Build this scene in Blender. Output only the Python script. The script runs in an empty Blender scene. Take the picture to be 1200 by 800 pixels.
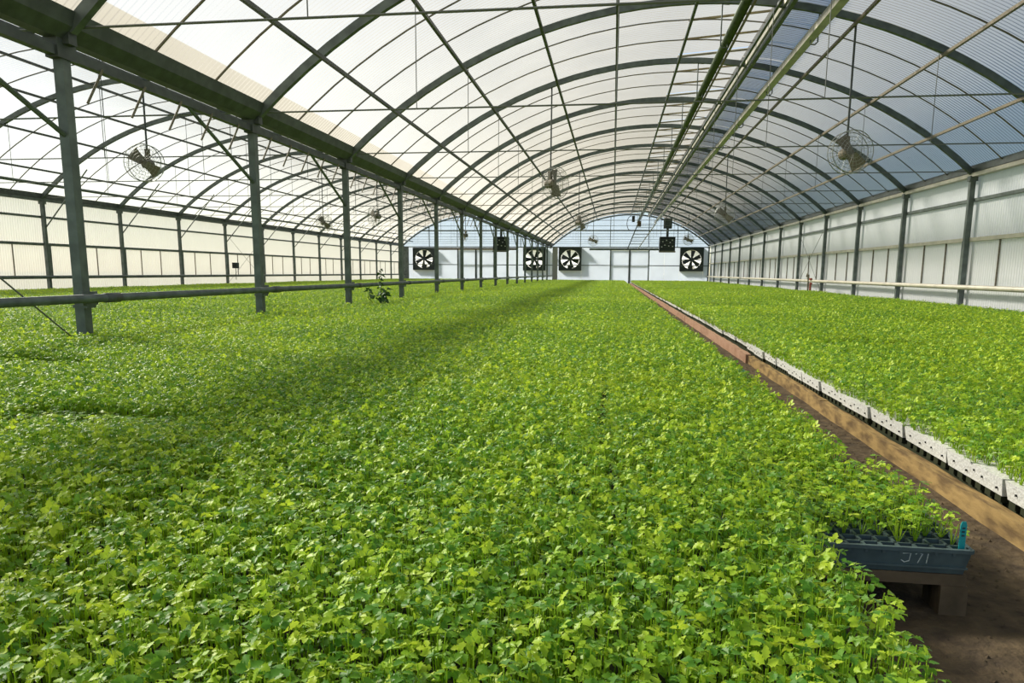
import bpy, math, random
import numpy as np
from mathutils import Vector, Matrix, Euler

random.seed(7)
rng = np.random.default_rng(7)
SC = bpy.context.scene
COL = SC.collection
sin, cos, pi = math.sin, math.cos, math.pi

# ------------------------------------------------------------------ camera
F_PX, YAW, PITCH, ROLL = 832.4, .1384, .1567, .0069
fwd = Vector((-sin(YAW) * cos(PITCH), cos(YAW) * cos(PITCH), -sin(PITCH)))
rt0 = Vector((cos(YAW), sin(YAW), 0)); up0 = rt0.cross(fwd)
rt = rt0 * cos(ROLL) + up0 * sin(ROLL); upv = -rt0 * sin(ROLL) + up0 * cos(ROLL)
cd = bpy.data.cameras.new('camera'); cam = bpy.data.objects.new('camera', cd); COL.objects.link(cam)
cam.matrix_world = Matrix(((rt.x, upv.x, -fwd.x, 0), (rt.y, upv.y, -fwd.y, 0), (rt.z, upv.z, -fwd.z, 0), (0, 0, 0, 1)))
cd.sensor_width = 36; cd.lens = 36 * F_PX / 1200; cd.shift_y = 50 / 1200
cd.clip_start = .02; cd.clip_end = 600
SC.camera = cam

def project(p):
    d = p.dot(fwd)
    return 600 + F_PX * p.dot(rt) / d, 450 - F_PX * p.dot(upv) / d

# ------------------------------------------------------------------ light
SUN_TO = Vector((-1.55, .75, 1.25)).normalized()
w = bpy.data.worlds.new('world'); SC.world = w; w.use_nodes = True
nt = w.node_tree; bg = nt.nodes['Background']
sky = nt.nodes.new('ShaderNodeTexSky'); sky.sky_type = 'NISHITA'; sky.sun_disc = False
sky.sun_elevation = math.asin(SUN_TO.z); sky.sun_rotation = math.atan2(SUN_TO.x, SUN_TO.y)
sky.air_density = 1.0; sky.dust_density = 0.3; sky.ozone_density = 1.0
nt.links.new(sky.outputs[0], bg.inputs[0]); bg.inputs[1].default_value = .175
sd = bpy.data.lights.new('sun', 'SUN'); sun = bpy.data.objects.new('sun', sd); COL.objects.link(sun)
sd.energy = 19.0; sd.angle = .14; sd.color = (1, .93, .79)
sun.rotation_euler = (-SUN_TO).to_track_quat('-Z', 'Y').to_euler()

vs = SC.view_settings
vs.view_transform = 'Standard'; vs.look = 'None'; vs.exposure = 0.24; vs.gamma = 1; vs.use_curve_mapping = False
cy = SC.cycles
cy.use_denoising = True; cy.max_bounces = 8; cy.diffuse_bounces = 4; cy.glossy_bounces = 2
cy.transmission_bounces = 4; cy.transparent_max_bounces = 24; cy.sample_clamp_indirect = 6
cy.use_adaptive_sampling = True

# ------------------------------------------------------------------ materials
MATS = {}
def mat(name, col, rough=.6, metal=0., spec=.4, noise=0., nscale=20., col2=None, bump=0., stretch=(1, 1, 1), lo=.35, hi=.65):
    m = bpy.data.materials.new(name); m.use_nodes = True; n = m.node_tree; b = n.nodes['Principled BSDF']
    b.inputs['Roughness'].default_value = rough; b.inputs['Metallic'].default_value = metal
    b.inputs['Specular IOR Level'].default_value = spec
    b.inputs['Base Color'].default_value = (*col, 1)
    if noise or col2:
        tc = n.nodes.new('ShaderNodeTexCoord'); mp = n.nodes.new('ShaderNodeMapping'); mp.inputs['Scale'].default_value = stretch
        tx = n.nodes.new('ShaderNodeTexNoise'); tx.inputs['Scale'].default_value = nscale; tx.inputs['Detail'].default_value = 5
        rp = n.nodes.new('ShaderNodeValToRGB'); rp.color_ramp.elements[0].position = lo; rp.color_ramp.elements[1].position = hi
        c2 = col2 if col2 else tuple(c * (1 - noise) for c in col)
        rp.color_ramp.elements[0].color = (*c2, 1); rp.color_ramp.elements[1].color = (*col, 1)
        n.links.new(tc.outputs['Object'], mp.inputs[0]); n.links.new(mp.outputs[0], tx.inputs[0])
        n.links.new(tx.outputs['Fac'], rp.inputs[0]); n.links.new(rp.outputs[0], b.inputs['Base Color'])
        if bump:
            bp = n.nodes.new('ShaderNodeBump'); bp.inputs['Strength'].default_value = bump; bp.inputs['Distance'].default_value = .02
            n.links.new(tx.outputs['Fac'], bp.inputs['Height']); n.links.new(bp.outputs[0], b.inputs['Normal'])
    MATS[name] = m
    return m

def sheet_mat(name, tcol, clear, trans, gloss=.05, diff=.0, dcol=(.8, .8, .8)):
    """translucent plastic sheet: a scattering share, a clear share, a little gloss"""
    m = bpy.data.materials.new(name); m.use_nodes = True; n = m.node_tree
    for x in list(n.nodes): n.nodes.remove(x)
    out = n.nodes.new('ShaderNodeOutputMaterial')
    tl = n.nodes.new('ShaderNodeBsdfTranslucent'); tl.inputs[0].default_value = (*tcol, 1)
    tr = n.nodes.new('ShaderNodeBsdfTransparent'); tr.inputs[0].default_value = (*trans, 1)
    df = n.nodes.new('ShaderNodeBsdfDiffuse'); df.inputs[0].default_value = (*dcol, 1)
    gl = n.nodes.new('ShaderNodeBsdfGlossy'); gl.inputs['Roughness'].default_value = .35; gl.inputs[0].default_value = (1, 1, 1, 1)
    m0 = n.nodes.new('ShaderNodeMixShader'); m0.inputs[0].default_value = diff
    m1 = n.nodes.new('ShaderNodeMixShader'); m1.inputs[0].default_value = clear
    m2 = n.nodes.new('ShaderNodeMixShader'); m2.inputs[0].default_value = gloss
    # faint weathering of the scattering share
    tc = n.nodes.new('ShaderNodeTexCoord'); tx = n.nodes.new('ShaderNodeTexNoise'); tx.inputs['Scale'].default_value = 1.3; tx.inputs['Detail'].default_value = 4
    rp = n.nodes.new('ShaderNodeValToRGB'); rp.color_ramp.elements[0].position = .3; rp.color_ramp.elements[1].position = .7
    rp.color_ramp.elements[0].color = (*[c * .9 for c in tcol], 1); rp.color_ramp.elements[1].color = (*tcol, 1)
    n.links.new(tc.outputs['Object'], tx.inputs[0]); n.links.new(tx.outputs['Fac'], rp.inputs[0]); n.links.new(rp.outputs[0], tl.inputs[0])
    n.links.new(tl.outputs[0], m0.inputs[1]); n.links.new(df.outputs[0], m0.inputs[2])
    n.links.new(m0.outputs[0], m1.inputs[1]); n.links.new(tr.outputs[0], m1.inputs[2])
    n.links.new(m1.outputs[0], m2.inputs[1]); n.links.new(gl.outputs[0], m2.inputs[2])
    n.links.new(m2.outputs[0], out.inputs[0])
    MATS[name] = m
    return m

sheet_mat('roof_sheet', (.165, .160, .145), .27, (.95, .96, .97))
sheet_mat('wall_sheet', (.28, .275, .26), .07, (.9, .9, .9), diff=.60, dcol=(.90, .93, .97))
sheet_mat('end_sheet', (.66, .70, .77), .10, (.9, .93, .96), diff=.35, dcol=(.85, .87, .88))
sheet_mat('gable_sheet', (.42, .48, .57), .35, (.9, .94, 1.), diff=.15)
sheet_mat('shutter', (.55, .57, .58), .3, (.95, .96, 1.))
mat('steel', (.155, .185, .175), .5, .35, .4, .35, 9)
mat('steel_dark', (.105, .12, .12), .5, .3, .4, .35, 9)
mat('bar', (.24, .21, .16), .6, .1, .3, .4, 6, stretch=(1, 6, 6))
mat('wire', (.16, .17, .16), .5, .4)
mat('alu', (.52, .50, .42), .45, .35, .5, .25, 7)
mat('pale_rail', (.62, .58, .48), .5, .1, .4, .2, 5)
mat('green_tube', (.075, .105, .055), .45, .2, .4, .3, 8)
mat('vent_wood', (.40, .33, .18), .7, 0, .3, .4, 12)
mat('black', (.018, .022, .022), .5, .1, .4)
mat('fan_box', (.055, .07, .068), .5, .2, .4, .3, 6)
mat('fan_blade', (.04, .05, .05), .45, .3, .4)
mat('cage', (.34, .35, .33), .45, .4)
mat('haf_blade', (.20, .17, .12), .5, .1, .4, .3, 20)
mat('glint_white', (.75, .74, .68), .5)
mat('foam', (.58, .585, .56), .8, 0, .3, 0, 90, (.46, .455, .42), .3, lo=.25, hi=.5)
mat('foam_hole', (.03, .03, .025), .8)
mat('board_tan', (.31, .21, .085), .8, 0, .2, 0, 9, (.13, .085, .04), .3, (6, 1, 3), .36, .60)
mat('board_pink', (.36, .22, .15), .8, 0, .2, 0, 7, (.28, .16, .10), .3, (6, 1, 3), .3, .6)
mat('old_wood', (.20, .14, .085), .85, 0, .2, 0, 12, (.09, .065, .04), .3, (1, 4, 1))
mat('concrete_block', (.23, .19, .145), .9, 0, .2, 0, 25, (.14, .115, .09), .3)
mat('tray_plastic', (.085, .125, .13), .42, 0, .45, .3, 25)
mat('teal', (.01, .33, .34), .4, 0, .4)
mat('chalk', (.62, .66, .62), .8)
mat('ink', (.02, .06, .07), .7)
mat('soil', (.12, .088, .052), .95, 0, .15, 0, 22, (.055, .042, .03), 1., lo=.3, hi=.7)  # moist soil tone, darkened further to carry the bed's shadow
mat('outside_ground', (.24, .22, .13), .95, 0, .1, 0, .6, (.14, .16, .07))
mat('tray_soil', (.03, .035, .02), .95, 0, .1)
mat('grey_post', (.36, .36, .34), .7)
mat('red_valve', (.35, .07, .04), .5)
mat('weed_leaf', (.05, .14, .025), .5, 0, .4, .4, 30)

def leaf_material():
    m = bpy.data.materials.new('leaf'); m.use_nodes = True; n = m.node_tree
    for x in list(n.nodes): n.nodes.remove(x)
    out = n.nodes.new('ShaderNodeOutputMaterial')
    at = n.nodes.new('ShaderNodeAttribute'); at.attribute_name = 'tone'
    ge = n.nodes.new('ShaderNodeNewGeometry')
    tx = n.nodes.new('ShaderNodeTexNoise'); tx.inputs['Scale'].default_value = .55; tx.inputs['Detail'].default_value = 3
    n.links.new(ge.outputs['Position'], tx.inputs[0])
    mp = n.nodes.new('ShaderNodeMapRange'); mp.inputs[1].default_value = .3; mp.inputs[2].default_value = .7; mp.inputs[3].default_value = -.18; mp.inputs[4].default_value = .18
    n.links.new(tx.outputs['Fac'], mp.inputs[0])
    ad = n.nodes.new('ShaderNodeMath'); ad.operation = 'ADD'; ad.use_clamp = True
    n.links.new(at.outputs['Fac'], ad.inputs[0]); n.links.new(mp.outputs[0], ad.inputs[1])
    rp = n.nodes.new('ShaderNodeValToRGB'); e = rp.color_ramp.elements
    e[0].position = 0; e[0].color = (.10, .265, .022, 1); e[1].position = 1; e[1].color = (.53, .67, .042, 1)
    x = e.new(.5); x.color = (.325, .53, .032, 1)
    n.links.new(ad.outputs[0], rp.inputs[0])
    hs = n.nodes.new('ShaderNodeHueSaturation'); hs.inputs['Value'].default_value = 1.35; hs.inputs['Hue'].default_value = .494
    n.links.new(rp.outputs[0], hs.inputs['Color'])
    df = n.nodes.new('ShaderNodeBsdfDiffuse'); tl = n.nodes.new('ShaderNodeBsdfTranslucent')
    gl = n.nodes.new('ShaderNodeBsdfGlossy'); gl.inputs['Roughness'].default_value = .42; gl.inputs[0].default_value = (1, 1, 1, 1)
    n.links.new(rp.outputs[0], df.inputs[0]); n.links.new(hs.outputs[0], tl.inputs[0])
    m1 = n.nodes.new('ShaderNodeMixShader'); m1.inputs[0].default_value = .43
    n.links.new(df.outputs[0], m1.inputs[1]); n.links.new(tl.outputs[0], m1.inputs[2])
    m2 = n.nodes.new('ShaderNodeMixShader')
    fr = n.nodes.new('ShaderNodeFresnel'); fr.inputs[0].default_value = 1.42
    fm = n.nodes.new('ShaderNodeMath'); fm.operation = 'MULTIPLY'; fm.inputs[1].default_value = .45
    n.links.new(fr.outputs[0], fm.inputs[0]); n.links.new(fm.outputs[0], m2.inputs[0]); n.links.new(m1.outputs[0], m2.inputs[1]); n.links.new(gl.outputs[0], m2.inputs[2])
    n.links.new(m2.outputs[0], out.inputs[0])
    MATS['leaf'] = m
leaf_material()

# ------------------------------------------------------------------ mesh helpers
class MB:
    def __init__(s): s.v = []; s.f = []
    def add(s, vs_, fs):
        o = len(s.v); s.v += [tuple(x) for x in vs_]; s.f += [tuple(i + o for i in f) for f in fs]; return s
    def box(s, x0, x1, y0, y1, z0, z1):
        return s.add([(x0,y0,z0),(x1,y0,z0),(x1,y1,z0),(x0,y1,z0),(x0,y0,z1),(x1,y0,z1),(x1,y1,z1),(x0,y1,z1)],
                     [(0,3,2,1),(4,5,6,7),(0,1,5,4),(1,2,6,5),(2,3,7,6),(3,0,4,7)])
    def tube(s, pts, r, n=6, cap=True, phase=0.):
        """polyline tube; r radius or list"""
        pts = [Vector(p) for p in pts]; R = r if isinstance(r, (list, tuple)) else [r] * len(pts)
        rings = []; side = None
        for i, p in enumerate(pts):
            t = (pts[min(i + 1, len(pts) - 1)] - pts[max(i - 1, 0)]).normalized()
            if side is None:
                side = t.cross(Vector((0, 0, 1)) if abs(t.z) < .9 else Vector((1, 0, 0))).normalized()
            side = (side - t * side.dot(t)).normalized(); u = t.cross(side)
            rings.append([p + (side * cos(2 * pi * (k + phase) / n) + u * sin(2 * pi * (k + phase) / n)) * R[i] for k in range(n)])
        vs_ = [q for r_ in rings for q in r_]; fs = []
        for i in range(len(rings) - 1):
            for k in range(n):
                a = i * n + k; b = i * n + (k + 1) % n
                fs.append((a, b, b + n, a + n))
        if cap: fs += [tuple(range(n))[::-1], tuple(range((len(rings) - 1) * n, len(rings) * n))]
        return s.add(vs_, fs)
    def rod(s, a, b, r, n=6): return s.tube([a, b], r, n)
    def sq(s, a, b, h, n=4): return s.tube([a, b], h * .7071, 4, True, .5)
    def mesh(s, name, m, smooth=False):
        me = bpy.data.meshes.new(name); me.from_pydata(s.v, [], s.f); me.update()
        if m: me.materials.append(MATS[m])
        if smooth: me.polygons.foreach_set('use_smooth', [True] * len(me.polygons))
        return me
    def build(s, name, m, parent=None, smooth=False, loc=None):
        return link(name, s.mesh(name, m, smooth), parent, loc)

def link(name, data, parent=None, loc=None):
    o = bpy.data.objects.new(name, data); COL.objects.link(o)
    if parent is not None: o.parent = parent
    if loc is not None: o.location = loc
    return o

def tag(o, label=None, cat=None, group=None, kind=None):
    if label: o['label'] = label
    if cat: o['category'] = cat
    if group: o['group'] = group
    if kind: o['kind'] = kind
    return o
def thing(name, label, cat, loc=(0, 0, 0), rz=0, group=None, kind=None):
    o = bpy.data.objects.new(name, None); COL.objects.link(o); o.location = loc; o.rotation_euler.z = rz
    o.empty_display_size = .1
    return tag(o, label, cat, group, kind)
ORD = ['nearest', 'second', 'third', 'fourth', 'fifth', 'sixth', 'seventh', 'eighth', 'ninth', 'tenth', 'eleventh', 'twelfth', 'thirteenth', 'fourteenth', 'fifteenth', 'sixteenth']

# ------------------------------------------------------------------ layout of the house
Y0, S = 4.819, 2.7155
K0, K1 = -3, 15
def YK(k): return Y0 + S * k
YA, YB = YK(K0), YK(K1)
XL, XM, XR = -13.6, -3.9, 5.87
ZF = -.70                      # floor
ZT = -.56                      # top of the trays
ZC = -.46                      # top of the leaves
RAR = 7.05; ZTOP = 3.54        # arch radius and crown
CX = {'main': (XM + XR) / 2, 'left': (XL + XM) / 2}
def arc(cx, dx, r=RAR):
    th = math.asin(max(-1, min(1, dx / RAR)))
    return cx + r * sin(th), ZTOP - RAR + r * cos(th)

# floor and ground
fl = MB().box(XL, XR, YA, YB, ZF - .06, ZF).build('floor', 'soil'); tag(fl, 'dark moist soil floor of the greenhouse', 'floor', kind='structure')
g = MB().box(-160, 160, -120, 260, ZF - .5, ZF - .07).build('ground_outside', 'outside_ground'); tag(g, 'dry grassy ground outside the greenhouse walls', 'ground', kind='structure')

# ---- corrugated sheet meshes
PITCH_C = S / 39.
def arc_sheet(dx0, dx1, nseg, width, name, amp=.009, r0=RAR + .085):
    nw = int(round(width / PITCH_C)) * 6
    v = []; f = []
    t0, t1 = math.asin(dx0 / RAR), math.asin(dx1 / RAR)
    for j in range(nw + 1):
        y = width * j / nw; a = amp * sin(2 * pi * y / PITCH_C)
        for i in range(nseg + 1):
            th = t0 + (t1 - t0) * i / nseg
            v.append(((r0 + a) * sin(th), y, ZTOP - RAR + (r0 + a) * cos(th)))
    for j in range(nw):
        for i in range(nseg):
            q = j * (nseg + 1) + i; f.append((q, q + 1, q + nseg + 2, q + nseg + 1))
    m = MB(); m.v = v; m.f = f
    return m.mesh(name, 'roof_sheet', True)
DXE = 4.80
SW = S / 3
DXS = 4.76; DXO = 4.86
sheet_full = arc_sheet(-DXO, DXS, 44, SW, 'roof_sheet_full')
sheet_l = arc_sheet(-DXS, 0, 22, SW, 'roof_sheet_l'); sheet_r = arc_sheet(1.03, DXO, 18, SW, 'roof_sheet_r')

def arch_rib_mesh(depth=.085, width=.06, n=30, r=RAR, dxe=DXE, name='arch_rib', m='steel'):
    mb = MB(); v = []; f = []
    for i in range(n + 1):
        dx = -dxe + 2 * dxe * i / n
        th = math.asin(dxe / RAR) * (2 * i / n - 1)
        for rr, yy in ((r - depth / 2, -width / 2), (r - depth / 2, width / 2), (r + depth / 2, width / 2), (r + depth / 2, -width / 2)):
            v.append((rr * sin(th), yy, ZTOP - RAR + rr * cos(th)))
    for i in range(n):
        for k in range(4):
            a = i * 4 + k; b = i * 4 + (k + 1) % 4; f.append((a, b, b + 4, a + 4))
    f += [(0, 1, 2, 3), (n * 4 + 3, n * 4 + 2, n * 4 + 1, n * 4)]
    mb.add(v, f)
    return mb.mesh(name, m)
rib_me = arch_rib_mesh()
bar_me = arch_rib_mesh(.014, .018, 30, RAR + .06, DXE, 'glazing_bar', 'bar')
PDX = [-4.08, -3.12, -2.03, -1.03, 0, 1.03, 2.03, 3.12, 4.08]

for span in ('main', 'left'):
    cx = CX[span]
    roof = thing('ceiling_' + span, 'arched corrugated plastic roof on steel arches over the ' + ('right-hand span with the aisle' if span == 'main' else 'left-hand span beyond the posts'), 'roof', (cx, 0, 0), kind='structure')
    tie_me = MB().rod((-4.75, 0, 1.68), (4.75, 0, 1.68), .009, 6).mesh('tie_rod', 'wire')
    hg = {}
    for dx in (-3.07, -1.0, 1.0, 3.07):
        x, z = arc(0, dx); hg[dx] = MB().rod((x, 0, 1.68), (x, 0, z), .005, 5).mesh('hanger_rod', 'wire')
    for k in range(K0, K1 + 1):
        link('arch_rib', rib_me, roof, (0, YK(k), 0))
        if k < K1:
            if k >= -1:
                link('tie_rod', tie_me, roof, (0, YK(k) + .05, 0))
                for dx in hg: link('hanger_rod', hg[dx], roof, (0, YK(k) + .05, 0))
            for j in range(3):
                y = YK(k) + j * SW
                if span == 'left': link('roof_panel', sheet_full, roof, (0, y, 0))
                else:
                    link('roof_panel', sheet_l, roof, (0, y, 0)); link('roof_panel', sheet_r, roof, (0, y, 0))
                if j: link('glazing_bar', bar_me, roof, (0, y, 0))
    for dx in PDX:
        x, z = arc(0, dx, RAR - .062)
        MB().sq((x, YA, z), (x, YB, z), .038).build('purlin', 'steel_dark' if dx <= 1.1 else 'bar', roof)
    if span == 'left':
        x, z = arc(0, -4.3, RAR - .22)
        MB().rod((x, YA, z), (x, YB, z), .035, 8).build('heating_pipe', 'steel', roof, True)
    else:
        # ridge vent: raised lids hinged on the crown purlin, with wooden cross bars and a doubled edge purlin
        xe, ze = arc(0, 1.12, RAR + .02)
        MB().box(xe - .03, xe + .03, YA, YB, ze - .06, ze + .05).build('vent_curb', 'alu', roof)
        x, z = arc(0, 1.16, RAR - .10); MB().sq((x, YA, z), (x, YB, z), .06).build('vent_edge_purlin', 'steel', roof)
        hz = ZTOP + .10; tilt = .10
        lid = MB(); n = 39 * 4
        v = []; f = []
        for j in range(n + 1):
            y = .03 + (S - .06) * j / n; a = .008 * sin(2 * pi * y / PITCH_C)
            v += [(0.0, y, hz + a), (1.38, y, hz + tilt + a)]
        for j in range(n): f.append((2 * j, 2 * j + 1, 2 * j + 3, 2 * j + 2))
        lid.add(v, f); lid_me = lid.mesh('vent_lid', 'roof_sheet', True)
        crossb = MB().box(0, 1.38, -.014, .014, -.038, -.012)
        crossb.v = [(x_, y_, z_ + hz + tilt * x_ / 1.38) for x_, y_, z_ in crossb.v]
        cross_me = crossb.mesh('vent_cross_bar', 'vent_wood')
        edge_me = MB().box(1.34, 1.40, .03, S - .03, hz + tilt - .05, hz + tilt - .012).mesh('vent_lid_edge', 'vent_wood')
        arm_me = MB().rod((1.06, 0, ZTOP - .06), (1.25, 0, hz + tilt - .03), .012, 6).mesh('vent_arm', 'alu')
        for k in range(K0, K1):
            lo = link('vent_lid', lid_me, roof, (0, YK(k), 0))
            link('vent_lid_edge', edge_me, lo)
            for q in (.05, S * .36, S * .68): link('vent_cross_bar', cross_me, lo, (0, q, 0))
            link('vent_arm', arm_me, lo, (0, S * .3, 0))

# ---- gutter between the spans and the eaves
gut = thing('trim_1', 'dark steel gutter beam and lower chord between the two spans', 'gutter', (XM, 0, 0), kind='structure')
gm = MB()
prof = [(-.13, 1.76), (-.16, 1.76), (-.13, 1.66), (-.05, 1.585), (.05, 1.585), (.13, 1.66), (.16, 1.76), (.13, 1.76), (.10, 1.67), (.03, 1.61), (-.03, 1.61), (-.10, 1.67)]
n = len(prof); gm.add([(x, y, z) for y in (YA, YB) for x, z in prof], [(i, (i + 1) % n, (i + 1) % n + n, i + n) for i in range(n)])
gm.build('gutter_trough', 'steel_dark', gut)
MB().sq((0, YA, 1.50), (0, YB, 1.50), .065).build('lower_chord', 'steel_dark', gut)
strap_me = MB().rod((.05, 0, 1.48), (-.02, -.10, 1.22), .010, 5).mesh('drip_rod', 'bar')
for k in range(0, 6):
    for q in range(5):
        link('drip_rod', strap_me, gut, (0, YK(k) + .35 + q * .5, 0))
for sx, xw, nm, lab in ((1, XR, 'trim_2', 'steel eave beam along the right wall top'), (-1, XL, 'trim_3', 'steel eave beam along the left wall top')):
    e = thing(nm, lab, 'eave beam', (xw, 0, 0), kind='structure')
    MB().box(-.09, .09, YA, YB, 1.66, 1.77).build('eave_beam', 'steel_dark', e)
    MB().box(-.05 - .06 * sx, .05 - .06 * sx, YA, YB, 1.585, 1.645).build('eave_lip', 'alu' if sx > 0 else 'steel', e)

# ---- middle posts
post_me = MB().box(-.038, .038, -.038, .038, ZF, 1.48).mesh('shaft', 'steel')
plate_me = MB().box(-.05, .05, -.09, .09, 1.455, 1.60).box(-.10, .10, -.04, .04, 1.55, 1.66).mesh('top_bracket', 'steel_dark')
clamp_me = MB().box(.040, .066, -.08, .08, -.265, -.165).box(-.045, .07, -.048, .048, -.285, -.262).mesh('rail_clamp', 'steel')
brace_me = MB().rod((0, -.03, .94), (0, -1.2, 1.48), .018, 6).mesh('brace', 'steel')
for k in range(0, K1):
    t = thing('gutter_post', f'{ORD[k]} square steel post from the camera in the row between the spans', 'post', (XM, YK(k), 0), group='gutter posts between the spans')
    link('shaft', post_me, t); link('top_bracket', plate_me, t); link('rail_clamp', clamp_me, t); link('brace', brace_me, t)
XRAIL = XM + .098
rail = thing('pipe_rail', 'long low grey pipe clamped along the middle posts above the leaves', 'pipe', (XRAIL, 0, -.215))
MB().rod((0, YA, 0), (0, YB - .3, 0), .032, 10).build('pipe', 'steel', rail, True)
for k in range(0, 14): MB().rod((0, YK(k) + .11, 0), (0, YK(k) + .27, 0), .038, 10).build('coupling', 'steel_dark', rail, True)
tag(MB().rod((XM + .02, YK(-1), 1.45), (XM + .02, YK(0) - .12, -.52), .006, 5).build('guy_cable', 'wire'), 'thin dark guy cable slanting down to the nearest steel post', 'cable')

# ---- side walls
def corr_panel(width, z0, z1, name, m):
    nw = int(round(width / PITCH_C)) * 6; v = []; f = []
    for j in range(nw + 1):
        y = width * j / nw; a = .007 * sin(2 * pi * y / PITCH_C)
        v += [(a, y, z0), (a, y, z1)]
    for j in range(nw): f.append((2 * j, 2 * j + 1, 2 * j + 3, 2 * j + 2))
    return MB().add(v, f).mesh(name, m, True)
up_me = corr_panel(SW, .58, 1.66, 'upper_panel', 'wall_sheet'); mid_me = corr_panel(SW, -.2, .60, 'lower_panel', 'wall_sheet')
bot_me = corr_panel(S, ZF, -.22, 'skirt_panel', 'wall_sheet')
for side, xw, s in (('right', XR, 1), ('left', XL, -1)):
    wl = thing('wall_' + side, f'translucent corrugated plastic {side} side wall on steel posts', 'wall', (xw, 0, 0), kind='structure')
    pm = MB().box(-.04, .04, -.035, .035, ZF, 1.60).box(-.06, .06, -.055, .055, 1.52, 1.60).mesh('wall_post', 'steel')
    hp = MB().box(-.03, .03, .10, .15, -.2, .56).mesh('half_post', 'steel')
    seam = MB().box(-.012, .012, -.008, .008, -.19, .555).mesh('seam_strip', 'bar')
    for k in range(K0, K1 + 1):
        link('wall_post', pm, wl, (-s * .07, YK(k), 0))
        if k == K1: continue
        link('half_post', hp, wl, (-s * .04, YK(k), 0)); link('skirt_panel', bot_me, wl, (s * .02, YK(k), 0))
        for j in range(3):
            link('upper_panel', up_me, wl, (s * .03, YK(k) + j * SW, 0)); link('lower_panel', mid_me, wl, (s * .03, YK(k) + j * SW, 0))
            if j: link('seam_strip', seam, wl, (s * .008, YK(k) + j * SW - .006, 0))
        if s < 0:
            link('knee_brace', MB().rod((.05, 0, .95), (1.28, 0, 2.30), .016, 5).mesh('knee_brace', 'steel'), wl, (.04, YK(k), 0))
    MB().box(-.03, .03, YA, YB, 1.195, 1.245).build('girt', 'steel' , wl, loc=(-s * .0, 0, 0))
    MB().box(-.04, .04, YA, YB, .55, .61).build('curtain_rail', 'pale_rail' if s > 0 else 'steel', wl, loc=(-s * .0, 0, 0))
    MB().rod((0, YA, -.20), (0, YB, -.20), .04, 8).build('base_pipe', 'pale_rail' if s > 0 else 'steel', wl, True, (-s * .16, 0, 0))
    kb = 6 if s > 0 else 7
    for a, b in ((-.4, 1.2), (1.2, -.4)):
        MB().rod((-s * .1, YK(kb) + .08, a), (-s * .1, YK(kb + 1) - .08, b), .006, 5).build('cross_wire', 'wire', wl)

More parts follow.
